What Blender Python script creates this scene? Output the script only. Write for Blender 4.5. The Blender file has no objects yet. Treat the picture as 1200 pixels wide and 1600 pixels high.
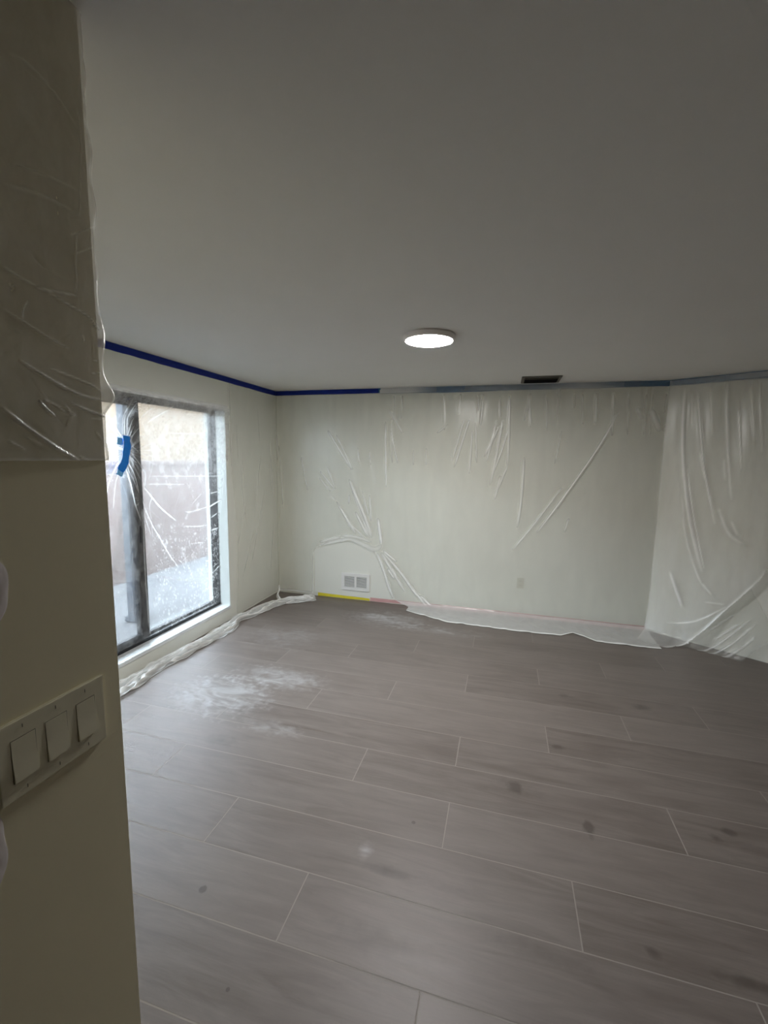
import bpy, bmesh, math, random
import numpy as np
from mathutils import Vector, Matrix
random.seed(4)
sc = bpy.context.scene
col = sc.collection

# ---------------------------------------------------------------- camera
F_PX = 679.05
cam_d = bpy.data.cameras.new('camera'); cam = bpy.data.objects.new('camera', cam_d); col.objects.link(cam)
cam_d.sensor_fit = 'VERTICAL'; cam_d.sensor_height = 24.0; cam_d.lens = F_PX / 1600 * 24.0
cam_d.clip_start = 0.02
yaw, pitch, roll = 0.26824, 0.12436, 0.015835
Fw = Vector((-math.sin(yaw) * math.cos(pitch), math.cos(yaw) * math.cos(pitch), -math.sin(pitch)))
R0 = Vector((math.cos(yaw), math.sin(yaw), 0)); U0 = R0.cross(Fw)
Rr = R0 * math.cos(roll) + U0 * math.sin(roll); Ur = -R0 * math.sin(roll) + U0 * math.cos(roll)
m = Matrix((Rr, Ur, -Fw)).transposed().to_4x4(); m.translation = (0, 0, 1.6803)
cam.matrix_world = m
sc.camera = cam

# ---------------------------------------------------------------- sky, lights, exposure
SKY = 27.0
w = bpy.data.worlds.new('sky'); sc.world = w; w.use_nodes = True
bg = w.node_tree.nodes['Background']; bg.inputs['Color'].default_value = (0.78, 0.88, 1.0, 1); bg.inputs['Strength'].default_value = SKY
LAMP = 185.0
pl = bpy.data.lights.new('window_portal', 'AREA'); pl.shape = 'RECTANGLE'; pl.size = 2.0; pl.size_y = 2.2
try: pl.cycles.is_portal = True
except Exception: pass
po = bpy.data.objects.new('window_portal', pl); col.objects.link(po)
po.location = (-2.99, 2.66, 1.145); po.rotation_euler = (0, -math.pi / 2, 0)
sc.view_settings.view_transform = 'Standard'; sc.view_settings.look = 'None'
sc.view_settings.gamma = 1.0; sc.view_settings.use_curve_mapping = False
sc.view_settings.exposure = 0.28
cy = sc.cycles
cy.max_bounces = 14; cy.diffuse_bounces = 8; cy.glossy_bounces = 4; cy.transparent_max_bounces = 24; cy.transmission_bounces = 8
cy.sample_clamp_indirect = 6.0
cy.use_denoising = True
try: cy.denoising_input_passes = 'RGB_ALBEDO'
except Exception: pass
try: cy.denoiser = 'OPENIMAGEDENOISE'
except Exception: pass
cy.caustics_reflective = False; cy.caustics_refractive = False

H = 2.44; XL = -2.656; YB = 4.739; XF = -0.752; YF = 0.6776

# ---------------------------------------------------------------- node helpers
class NT:
    def __init__(s, name):
        s.m = bpy.data.materials.new(name); s.m.use_nodes = True
        s.t = s.m.node_tree; s.t.nodes.clear(); s.out = s.t.nodes.new('ShaderNodeOutputMaterial')
    def n(s, typ, ins=None, **kw):
        nd = s.t.nodes.new('ShaderNode' + typ)
        for k, v in kw.items(): setattr(nd, k, v)
        for k, v in (ins or {}).items():
            sk = nd.inputs[k]
            if isinstance(v, bpy.types.NodeSocket): s.t.links.new(v, sk)
            else: sk.default_value = v
        return nd
    def math(s, op, a, b=0.0, c=0.0, clamp=False):
        return s.n('Math', {0: a, 1: b, 2: c}, operation=op, use_clamp=clamp).outputs[0]
    def noise(s, vec, scale, detail=3, rough=.5, dist=0.0):
        return s.n('TexNoise', {'Vector': vec, 'Scale': scale, 'Detail': detail, 'Roughness': rough, 'Distortion': dist}).outputs['Fac']
    def mapv(s, vec, scale=(1, 1, 1), loc=(0, 0, 0), rot=(0, 0, 0)):
        return s.n('Mapping', {'Vector': vec, 'Scale': scale, 'Location': loc, 'Rotation': rot}).outputs[0]
    def ramp(s, fac, stops):
        nd = s.n('ValToRGB', {'Fac': fac}); r = nd.color_ramp
        while len(r.elements) < len(stops): r.elements.new(.5)
        for e, (p, c) in zip(r.elements, stops):
            e.position = p; e.color = (c, c, c, 1) if not isinstance(c, tuple) else (*c, 1)
        return nd.outputs[0]
    def mix(s, f, a, b, mode='MIX'):
        nd = s.t.nodes.new('ShaderNodeMix'); nd.data_type = 'RGBA'; nd.blend_type = mode
        for i, v in ((0, f), (6, a), (7, b)):
            if isinstance(v, bpy.types.NodeSocket): s.t.links.new(v, nd.inputs[i])
            else: nd.inputs[i].default_value = (*v, 1) if isinstance(v, tuple) else v
        return nd.outputs[2]
    def bump(s, h, strength, dist=.01):
        return s.n('Bump', {'Height': h, 'Strength': strength, 'Distance': dist}).outputs[0]
    def done(s, sock): s.t.links.new(sock, s.out.inputs['Surface']); return s.m
    def pos(s): return s.n('NewGeometry').outputs['Position']

def pbr(name, color, rough=.5, metal=0, bump=None, var=0.0, vscale=6, spec=.5):
    t = NT(name); p = t.pos()
    c = (*color, 1)
    if var:
        v = t.noise(p, vscale, 4)
        c = t.mix(v, tuple(x * (1 - var) for x in color), tuple(min(1, x * (1 + var)) for x in color))
    ins = {'Base Color': c, 'Roughness': rough, 'Metallic': metal, 'Specular IOR Level': spec}
    if bump: ins['Normal'] = t.bump(t.noise(p, bump[0], 3), bump[1], bump[2])
    return t.done(t.n('BsdfPrincipled', ins).outputs[0])

M = {}
M['wall'] = pbr('cream_wall_paint', (.77, .775, .715), .6, bump=(50, .06, .003), var=.02, vscale=2, spec=.3)
M['entry_wall'] = pbr('warm_cream_wall_paint', (.80, .75, .55), .5, bump=(60, .08, .003), var=.02, vscale=2, spec=.3)
M['ceiling'] = pbr('flat_white_ceiling_paint', (.78, .775, .755), .8, bump=(120, .3, .004), var=.02, vscale=3, spec=.2)
M['hall'] = pbr('taupe_hall_paint', (.50, .47, .39), .7)
M['white_trim'] = pbr('white_painted_reveal', (.62, .65, .63), .4, bump=(40, .1, .003), var=.03)
M['sill'] = pbr('white_marble_sill', (.72, .74, .75), .2, var=.10, vscale=9)
M['black'] = pbr('black_anodised_aluminium', (.018, .019, .022), .35, metal=.3, spec=.5)
M['blue_tape'] = pbr('dark_blue_masking_tape', (.010, .028, .24), .6, bump=(200, .3, .001), var=.12, vscale=20, spec=.2)
M['mid_tape'] = pbr('faded_blue_masking_tape', (.045, .15, .30), .6, bump=(200, .3, .001), var=.25, vscale=3, spec=.2)
M['bright_tape'] = pbr('bright_blue_masking_tape', (.01, .20, .68), .6, bump=(150, .4, .001), var=.2, vscale=40, spec=.3)
M['pale_tape'] = pbr('light_blue_tape_end', (.16, .45, .78), .6, var=.15, vscale=40)
M['yellow'] = pbr('yellow_masking_tape', (.72, .62, .04), .6, bump=(100, .4, .002), var=.15, vscale=15)
M['pink'] = pbr('pink_masking_tape', (.62, .36, .35), .7, bump=(100, .4, .002), var=.12, vscale=10)
M['vent_white'] = pbr('white_enamel_register', (.80, .80, .78), .4)
M['dark'] = pbr('dark_duct_interior', (.03, .03, .035), .8)
M['vent_metal'] = pbr('dusty_metal_louvre', (.16, .15, .13), .6, var=.2, vscale=60)
M['switch'] = pbr('painted_over_switch_plastic', (.74, .71, .55), .38, bump=(60, .1, .001))
M['groove'] = pbr('dark_switch_gap', (.16, .14, .10), .7)
M['outlet'] = pbr('ivory_outlet_plastic', (.66, .65, .57), .35)
M['slot'] = pbr('outlet_slot', (.05, .05, .05), .7)
M['spackle'] = pbr('greyish_lilac_spackle', (.66, .61, .60), .9, bump=(80, .5, .003), var=.06, vscale=20, spec=.2)
M['lamp_rim'] = pbr('white_plastic_lamp_rim', (.88, .84, .84), .5)
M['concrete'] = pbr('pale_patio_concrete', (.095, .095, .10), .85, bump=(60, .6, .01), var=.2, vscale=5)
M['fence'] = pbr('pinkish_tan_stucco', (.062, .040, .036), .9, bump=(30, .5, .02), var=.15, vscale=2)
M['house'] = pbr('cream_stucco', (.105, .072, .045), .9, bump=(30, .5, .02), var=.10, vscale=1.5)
M['soffit'] = pbr('painted_soffit', (.6, .6, .58), .8)
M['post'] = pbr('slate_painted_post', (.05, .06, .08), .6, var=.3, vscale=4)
t = NT('lamp_diffuser_glow'); M['glow'] = t.done(t.n('Emission', {'Color': (1, .985, .96, 1), 'Strength': LAMP}).outputs[0])
t = NT('window_glass')
M['glass'] = t.done(t.n('MixShader', {0: t.math('MULTIPLY', t.n('Fresnel', {'IOR': 1.45}).outputs[0], .6, clamp=True), 1: t.n('BsdfTransparent', {'Color': (.93, .96, .96, 1)}).outputs[0], 2: t.n('BsdfGlossy', {'Roughness': .02}).outputs[0]}).outputs[0])

def film_mat(name, base, k, crinkle=.07, crscale=(14, 14, 5), haze=0.0, hscale=60, tint=(.95, .95, .935), gloss=.06, rough=.24, rot=(0, 0, 0), edge=.18, thick=-.45):
    t = NT(name); p = t.pos()
    d = t.n('Attribute', attribute_name='gather').outputs['Fac']
    a = t.math('MULTIPLY_ADD', d, k, base)
    v = t.noise(t.mapv(p, crscale, rot=rot), 1.0, 5, .6, .6)
    a = t.math('MULTIPLY_ADD', t.math('SUBTRACT', v, .5), .35 * base + .04, a)
    if haze:
        hz = t.noise(t.mapv(p, (1, .6, .35), rot=(.6, 0, 0)), hscale, 5, .65, 1.2)
        hz = t.ramp(hz, [(.36, 0.0), (.76, 1.0)])
        a = t.math('MULTIPLY_ADD', hz, haze, a)
    fc = t.n('LayerWeight', {'Blend': .5}).outputs['Facing']
    a = t.math('MULTIPLY_ADD', t.math('POWER', fc, 3.0), edge, a, clamp=True)
    a = t.math('MINIMUM', a, .96)
    nrm = t.bump(v, crinkle, .02)
    tc = t.mix(t.math('MULTIPLY', d, 4.0, clamp=True), tint, (.985, .985, .97))     # gathered film is whiter; the light its folds catch is painted in too
    df = t.n('BsdfDiffuse', {'Color': tc, 'Normal': nrm}).outputs[0]
    tr = t.n('BsdfTranslucent', {'Color': tc, 'Normal': nrm}).outputs[0]
    gl = t.n('BsdfGlossy', {'Color': (1, 1, 1, 1), 'Roughness': rough, 'Normal': nrm}).outputs[0]
    s1 = t.n('MixShader', {0: t.math('MULTIPLY_ADD', d, thick, .26, clamp=True), 1: df, 2: tr}).outputs[0]
    s2 = t.n('MixShader', {0: gloss, 1: s1, 2: gl}).outputs[0]
    tp = t.n('BsdfTransparent', {'Color': (.985, .985, .98, 1)}).outputs[0]
    return t.done(t.n('MixShader', {0: a, 1: tp, 2: s2}).outputs[0])
M['film_back'] = film_mat('thin_film_back', .24, .95, crscale=(9, 9, 2.5), tint=(.835, .84, .79))
M['film_right'] = film_mat('thin_film_curtain', .32, .85, crscale=(9, 9, 2.0))
M['film_left'] = film_mat('thin_film_side', .16, .60, crscale=(9, 9, 2.5), tint=(.835, .84, .79))
M['film_window'] = film_mat('hazy_window_film', .05, .80, crinkle=.5, crscale=(30, 30, 14), haze=.20, hscale=55, edge=.05, thick=.45, tint=(.93, .93, .93))
M['film_entry'] = film_mat('film_over_entry_wall', .30, .66, crinkle=.2, crscale=(25, 25, 12), tint=(.86, .82, .80), gloss=.22, rough=.28, rot=(.9, 0, 0))
M['film_bundle'] = film_mat('bunched_film', .36, .50, crinkle=.8, crscale=(30, 12, 30))
M['film_band'] = film_mat('taped_film_border', .55, .4, crinkle=.4, crscale=(30, 12, 30))

# wood-look plank tile
def plank_mat():
    t = NT('taupe_wood_look_tile'); p = t.pos()
    rnd = t.n('ObjectInfo').outputs['Random']
    off = t.n('CombineXYZ', {0: t.math('MULTIPLY', rnd, 37.0), 1: t.math('MULTIPLY', rnd, 11.0), 2: 0.0}).outputs[0]
    q = t.n('VectorMath', {0: p, 1: off}, operation='ADD').outputs[0]
    g1 = t.noise(t.mapv(q, (1.1, 9, 1)), 2.0, 6, .62, .8)
    g2 = t.noise(t.mapv(q, (3, 60, 1)), 2.5, 4, .6, .3)
    g3 = t.noise(t.mapv(q, (2.0, 5.0, 1)), 1.2, 3, .5)
    c = t.mix(t.ramp(g1, [(.30, 0.0), (.68, 1.0)]), (.108, .085, .073), (.172, .144, .128))
    c = t.mix(t.math('MULTIPLY', t.ramp(g2, [(.40, 0.0), (.75, 1.0)]), .30), c, (.10, .08, .07))
    c = t.mix(t.math('MULTIPLY', t.ramp(g3, [(.55, 0.0), (.80, 1.0)]), .45), c, (.09, .07, .062))
    c = t.mix(t.math('MULTIPLY', rnd, .30), c, (.215, .183, .165))
    xyz = t.n('SeparateXYZ', {0: p}).outputs
    wob = t.math('MULTIPLY', t.math('SUBTRACT', t.noise(p, 22, 3), .5), 1.3)
    def spot(x, y, rx, ry, power=1.0):
        dx = t.math('DIVIDE', t.math('SUBTRACT', xyz[0], x), rx); dy = t.math('DIVIDE', t.math('SUBTRACT', xyz[1], y), ry)
        r = t.math('ADD', t.math('SQRT', t.math('ADD', t.math('MULTIPLY', dx, dx), t.math('MULTIPLY', dy, dy))), wob)
        return t.math('MULTIPLY', t.math('SUBTRACT', 1.0, r, clamp=True), power, clamp=True)
    for x, y, rx, ry, pw in KNOTS:
        c = t.mix(t.math('MULTIPLY', spot(x, y, rx, ry, pw), .62), c, (.055, .042, .036))
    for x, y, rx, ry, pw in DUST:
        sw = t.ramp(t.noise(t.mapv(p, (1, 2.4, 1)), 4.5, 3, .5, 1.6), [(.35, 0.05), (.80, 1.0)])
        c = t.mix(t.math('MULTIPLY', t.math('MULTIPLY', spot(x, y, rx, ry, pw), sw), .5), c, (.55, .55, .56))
    h = t.math('ADD', g1, t.math('MULTIPLY', g2, .5))
    rg = t.math('MULTIPLY_ADD', g1, .22, .34)
    return t.done(t.n('BsdfPrincipled', {'Base Color': c, 'Roughness': rg, 'Specular IOR Level': .45, 'Normal': t.bump(h, .12, .004)}).outputs[0])
KNOTS = [(.131, 2.167, .05, .05, 2.2), (.131, 2.167, .14, .07, .5), (.453, 1.998, .028, .06, 2.0), (.379, 2.572, .055, .025, 1.4), (.498, 3.19, .07, .03, 1.0), (.987, 3.187, .08, .04, 1.3), (1.072, 2.162, .035, .03, 1.5), (.998, 2.109, .03, .025, 1.4),
         (.84, 1.495, .10, .03, 1.2), (.579, 1.508, .03, .025, 1.2), (-1.054, 1.262, .018, .018, 3.), (-.766, 1.011, .008, .008, 5.), (-.33, 1.803, .01, .01, 4.), (-.374, 1.538, .12, .03, 1.0), (-.35, 1.275, .22, .06, .7), (.18, 1.40, .2, .04, .6), (-1.55, 2.05, .12, .06, .6)]
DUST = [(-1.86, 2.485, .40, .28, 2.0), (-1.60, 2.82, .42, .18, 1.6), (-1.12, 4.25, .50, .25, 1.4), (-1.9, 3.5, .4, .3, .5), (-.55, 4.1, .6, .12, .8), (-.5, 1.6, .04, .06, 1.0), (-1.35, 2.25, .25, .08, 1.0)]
M['plank'] = plank_mat()
M['grout'] = pbr('pale_grout', (.26, .23, .205), .9, bump=(80, .3, .002), var=.08)

# ---------------------------------------------------------------- object helpers
def tag(o, label=None, cat=None, group=None, kind=None):
    if label: o['label'] = label
    if cat: o['category'] = cat
    if group: o['group'] = group
    if kind: o['kind'] = kind
    return o
def empty(name, loc=(0, 0, 0)):
    o = bpy.data.objects.new(name, None); o.location = loc; o.empty_display_size = .05; col.objects.link(o); return o
def link(name, me, mat, parent=None):
    if mat: me.materials.append(mat)
    o = bpy.data.objects.new(name, me); col.objects.link(o)
    if parent:
        o.parent = parent; o.matrix_parent_inverse = Matrix.Translation(-parent.location)
    return o
class MB:
    def __init__(s): s.v = []; s.f = []
    def box(s, a, b, bev=0.0, basis=None, origin=None):
        bm = bmesh.new(); bmesh.ops.create_cube(bm, size=1)
        c = [(a[i] + b[i]) / 2 for i in range(3)]; d = [abs(b[i] - a[i]) for i in range(3)]
        for v in bm.verts: v.co = Vector([v.co[i] * d[i] for i in range(3)]) + Vector(c)
        if bev: bmesh.ops.bevel(bm, geom=bm.edges[:], offset=bev, segments=2, affect='EDGES')
        return s.add(bm, basis, origin)
    def add(s, bm, basis=None, origin=None):
        bm.verts.index_update(); k = len(s.v)
        for v in bm.verts:
            p = v.co
            if basis: p = basis @ p
            if origin: p = p + Vector(origin)
            s.v.append(tuple(p))
        for f in bm.faces: s.f.append([k + v.index for v in f.verts])
        bm.free(); return s
    def prism(s, poly, z0, z1, axis='z'):
        k = len(s.v); n = len(poly)
        for z in (z0, z1):
            for (a, b) in poly: s.v.append((a, b, z) if axis == 'z' else ((z, a, b) if axis == 'x' else (a, z, b)))
        s.f.append([k + i for i in range(n)][::-1]); s.f.append([k + n + i for i in range(n)])
        for i in range(n): s.f.append([k + i, k + (i + 1) % n, k + n + (i + 1) % n, k + n + i])
        return s
    def lathe(s, prof, c, seg=64):
        k = len(s.v); n = len(prof)
        for j in range(seg):
            a = 2 * math.pi * j / seg
            for r, z in prof: s.v.append((c[0] + r * math.cos(a), c[1] + r * math.sin(a), c[2] + z))
        for j in range(seg):
            for i in range(n - 1):
                s.f.append([k + j * n + i, k + ((j + 1) % seg) * n + i, k + ((j + 1) % seg) * n + i + 1, k + j * n + i + 1])
        return s
    def build(s, name, mat, parent=None, smooth=False):
        me = bpy.data.meshes.new(name); me.from_pydata(s.v, [], s.f); me.update()
        bm = bmesh.new(); bm.from_mesh(me); bmesh.ops.recalc_face_normals(bm, faces=bm.faces); bm.to_mesh(me); bm.free()
        if smooth:
            for p in me.polygons: p.use_smooth = True
        return link(name, me, mat, parent)

def grid_mesh(name, X, Y, Z, dens, keep, mat, parent=None):
    """X,Y,Z,dens: (nv,nu) arrays; keep: (nv-1,nu-1) mask of faces; builds one smooth mesh with a density attribute"""
    nv, nu = X.shape
    idx = np.arange(nv * nu).reshape(nv, nu)
    q = np.stack([idx[:-1, :-1], idx[:-1, 1:], idx[1:, 1:], idx[1:, :-1]], -1)[keep]
    used = np.unique(q); rm = np.full(nv * nu, -1); rm[used] = np.arange(len(used)); q = rm[q]
    co = np.stack([X, Y, Z], -1).reshape(-1, 3)[used]
    me = bpy.data.meshes.new(name)
    me.vertices.add(len(co)); me.vertices.foreach_set('co', co.astype(np.float32).ravel())
    nf = len(q); me.loops.add(nf * 4); me.loops.foreach_set('vertex_index', q.astype(np.int32).ravel())
    me.polygons.add(nf); me.polygons.foreach_set('loop_start', np.arange(0, nf * 4, 4, dtype=np.int32))
    me.polygons.foreach_set('loop_total', np.full(nf, 4, dtype=np.int32))
    me.polygons.foreach_set('use_smooth', np.ones(nf, dtype=bool))
    at = me.attributes.new('gather', 'FLOAT', 'POINT'); at.data.foreach_set('value', dens.reshape(-1)[used].astype(np.float32))
    me.update(calc_edges=True); me.validate()
    return link(name, me, mat, parent)

def fold_field(U, V, folds):
    Dp = np.zeros_like(U); Dn = np.zeros_like(U)
    for pts, wd, h, de in folds:
        P = np.array(pts); 
        if len(P) > 2:                                   # round the polyline off
            for _ in range(2):
                Q = [P[0]]
                for i in range(len(P) - 1): Q += [P[i] * .75 + P[i + 1] * .25, P[i] * .25 + P[i + 1] * .75]
                Q.append(P[-1]); P = np.array(Q)
        mg = wd * 3.5
        sel = (U > P[:, 0].min() - mg) & (U < P[:, 0].max() + mg) & (V > P[:, 1].min() - mg) & (V < P[:, 1].max() + mg)
        if not sel.any(): continue
        u, v = U[sel], V[sel]
        L = np.r_[0, np.cumsum(np.hypot(*np.diff(P, axis=0).T))]; best = np.full(u.shape, 1e9); bt = np.zeros_like(u)
        for i in range(len(P) - 1):
            a = P[i]; d = P[i + 1] - a; l2 = d @ d + 1e-12
            tt = np.clip(((u - a[0]) * d[0] + (v - a[1]) * d[1]) / l2, 0, 1)
            ds = np.hypot(u - a[0] - tt * d[0], v - a[1] - tt * d[1]); k = ds < best
            best = np.where(k, ds, best); bt = np.where(k, (L[i] + tt * np.sqrt(l2)) / L[-1], bt)
        tp = np.clip(np.minimum(bt, 1 - bt) * 5, 0, 1) ** .7
        tp = .15 + .85 * tp
        e = np.exp(-(best / (wd * .62)) ** 2)
        Dp[sel] += h * tp * (e - .35 * np.exp(-(best / (wd * 1.6)) ** 2))
        Dn[sel] = np.maximum(Dn[sel], de * tp * np.exp(-(best / (wd * .55)) ** 2))
    return Dp, Dn
def waves(U, V, seed, amp, n=9, fu=(4, 16), fv=(.5, 3)):
    r = np.random.RandomState(seed); o = np.zeros_like(U)
    for i in range(n):
        a, b, p = r.uniform(*fu), r.uniform(*fv) * r.choice([-1, 1]), r.uniform(0, 6.28)
        o += np.sin(a * U + b * V + p + .6 * np.sin(b * 1.7 * V + p)) / n
    return o * amp * 1.8
def inside(U, V, poly):
    r = np.zeros(U.shape, bool); n = len(poly)
    for i in range(n):
        (x1, y1), (x2, y2) = poly[i], poly[(i + 1) % n]
        c = ((y1 > V) != (y2 > V)) & (U < (x2 - x1) * (V - y1) / (y2 - y1 + 1e-12) + x1)
        r ^= c
    return r
def cell(A): return (A[:-1, :-1] + A[1:, 1:] + A[1:, :-1] + A[:-1, 1:]) / 4
FOLDS_BACK = [
([(-1.978,1.976),(-1.689,1.542)],0.012,0.01,0.5),
([(-1.873,1.928),(-1.676,1.542)],0.01,0.01,0.6),
([(-1.714,1.419),(-1.556,1.08),(-1.436,0.788)],0.014,0.014,0.9),
([(-1.818,1.092),(-1.631,0.801)],0.012,0.012,0.7),
([(-1.633,1.051),(-1.488,0.784)],0.014,0.014,0.7),
([(-1.292,2.069),(-1.286,1.693),(-1.275,1.359)],0.008,0.01,0.8),
([(-1.245,2.184),(-1.095,1.952)],0.012,0.008,0.35),
([(-1.229,1.975),(-1.149,1.625)],0.009,0.008,0.6),
([(-1.474,1.762),(-1.459,1.595)],0.008,0.008,0.4),
([(-1.468,1.255),(-1.446,0.961)],0.01,0.012,0.6),
([(-1.362,0.99),(-1.342,0.843),(-1.32,0.695)],0.018,0.014,0.9),
([(-2.073,1.508),(-1.898,1.314)],0.01,0.01,0.5),
([(-1.992,1.56),(-1.885,1.314)],0.01,0.008,0.5),
([(-2.086,1.433),(-1.952,1.287)],0.01,0.008,0.4),
([(-2.317,1.678),(-2.237,1.277)],0.009,0.008,0.3),
([(-2.609,1.801),(-2.572,1.42),(-2.563,1.084)],0.009,0.008,0.35),
([(-2.636,1.926),(-2.626,1.623)],0.009,0.008,0.3),
([(-1.614,1.785),(-1.587,1.617)],0.01,0.008,0.3),
([(-1.713,1.246),(-1.718,1.147)],0.01,0.01,0.5),
([(-1.558,1.301),(-1.477,1.009)],0.01,0.01,0.4),
([(-0.384,2.085),(-0.453,1.84),(-0.523,1.59)],0.012,0.012,0.5),
([(-0.44,2.086),(-0.548,1.658)],0.01,0.01,0.4),
([(-0.347,1.975),(-0.362,1.526)],0.01,0.01,0.5),
([(-0.317,2.063),(-0.289,1.64)],0.01,0.008,0.4),
([(-0.077,2.018),(-0.155,1.842),(-0.214,1.709)],0.012,0.01,0.5),
([(0.029,2.039),(-0.043,1.755),(-0.119,1.532)],0.01,0.01,0.5),
([(0.028,1.624),(-0.067,1.354)],0.014,0.012,0.4),
([(-0.83,1.792),(-0.825,1.607)],0.009,0.007,0.3),
([(-0.971,1.768),(-0.967,1.605)],0.009,0.007,0.3),
([(-0.718,1.952),(-0.607,2.042)],0.012,0.007,0.3),
([(-1.219,2.091),(-1.21,1.623)],0.008,0.006,0.3),
([(-2.13,0.575),(-2.006,0.635),(-1.816,0.7),(-1.683,0.721),(-1.551,0.675),(-1.395,0.615),(-1.319,0.683)],0.04,0.012,0.4),
([(-1.817,0.764),(-1.605,0.764),(-1.448,0.712)],0.02,0.012,0.4),
([(-2.088,0.669),(-1.816,0.751)],0.02,0.01,0.3),
([(-1.369,0.592),(-1.289,0.397),(-1.222,0.2),(-1.169,0.078)],0.014,0.012,0.6),
([(-1.318,0.596),(-1.161,0.357),(-1.032,0.168)],0.02,0.012,0.5),
([(-1.292,0.597),(-1.086,0.389),(-0.932,0.177),(-0.781,0.043)],0.016,0.012,0.7),
([(-1.293,0.622),(-1.139,0.509)],0.01,0.012,0.9),
([(-1.238,0.413),(-1.16,0.307)],0.01,0.012,0.9),
([(-1.188,0.43),(-1.136,0.334)],0.008,0.01,0.8),
([(-0.857,0.135),(-0.732,0.048)],0.012,0.01,0.7),
([(-2.158,0.507),(-2.154,0.243),(-2.175,0.001)],0.02,0.012,0.55),
([(-1.674,1.297),(-1.448,0.712)],0.008,0.012,0.6),
([(-1.871,1.165),(-1.684,0.848)],0.01,0.01,0.3),
([(-1.554,0.98),(-1.436,0.763)],0.01,0.012,0.6),
([(-1.738,0.945),(-1.5,0.733)],0.01,0.012,0.35),
([(0.184,1.71),(0.184,1.273),(0.153,0.975)],0.016,0.012,0.5),
([(0.014,2.326),(0.026,1.852),(0.026,1.611)],0.016,0.012,0.4),
([(-0.043,2.068),(-0.095,1.682),(-0.143,1.41)],0.014,0.012,0.45),
([(-0.101,2.068),(-0.19,1.655)],0.012,0.01,0.4),
([(-0.04,1.511),(-0.088,1.262)],0.016,0.012,0.35),
([(0.529,1.972),(0.483,1.644)],0.009,0.008,0.35),
([(1.026,2.15),(0.902,1.858),(0.691,1.483),(0.469,1.115),(0.354,0.937)],0.011,0.014,0.8),
([(0.564,1.408),(0.315,1.009),(0.117,0.733)],0.014,0.01,0.4),
([(0.622,1.363),(0.533,1.191)],0.01,0.01,0.3),
([(1.307,2.168),(1.392,1.971)],0.03,0.018,0.4),
([(1.573,2.229),(1.51,2.079),(1.421,1.971)],0.03,0.016,0.4),
([(1.185,2.192),(1.234,2.081)],0.02,0.008,0.25),
([(0.65,1.1),(0.615,0.953)],0.012,0.008,0.3),
([(0.196,2.346),(0.172,2.195)],0.01,0.007,0.22),
([(0.29,2.343),(0.315,2.07)],0.01,0.007,0.22),
([(0.384,2.341),(0.405,2.086)],0.01,0.007,0.22),
([(0.476,2.339),(0.495,2.101)],0.01,0.007,0.22),
([(0.567,2.337),(0.583,2.116)],0.01,0.007,0.22),
([(0.657,2.335),(0.671,2.131)],0.01,0.007,0.22),
([(0.747,2.333),(0.757,2.146)],0.01,0.007,0.22),
([(0.835,2.331),(0.843,2.161)],0.01,0.007,0.22),
([(0.922,2.329),(0.927,2.176)],0.01,0.007,0.22),
([(1.009,2.327),(1.021,2.056)],0.01,0.007,0.22),
([(1.094,2.325),(1.103,2.071)],0.01,0.007,0.22),
([(1.179,2.323),(1.185,2.086)],0.01,0.007,0.22),
([(1.263,2.321),(1.266,2.101)],0.01,0.007,0.22),
([(1.345,2.319),(1.346,2.115)],0.01,0.007,0.22),
([(1.427,2.317),(1.426,2.13)],0.01,0.007,0.22),
([(-1.224,2.367),(-1.251,2.23)],0.01,0.007,0.16),
([(-1.114,2.364),(-1.109,2.134)],0.01,0.007,0.16),
([(-1.005,2.362),(-1.012,2.176)],0.01,0.007,0.16),
([(-0.897,2.359),(-0.917,2.218)],0.01,0.007,0.16),
([(-0.791,2.357),(-0.779,2.124)],0.01,0.007,0.16),
([(-0.685,2.355),(-0.686,2.166)],0.01,0.007,0.16),
([(-0.581,2.352),(-0.594,2.207)],0.01,0.007,0.16),
([(-0.479,2.35),(-0.461,2.115)],0.01,0.007,0.16),
([(-0.377,2.348),(-0.371,2.156)],0.01,0.007,0.16),
([(-0.277,2.346),(-0.283,2.196)],0.01,0.007,0.16),
([(-0.177,2.343),(-0.19,2.106)],0.01,0.007,0.16),
([(-0.079,2.341),(-0.068,2.146)],0.01,0.007,0.16)]
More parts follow.
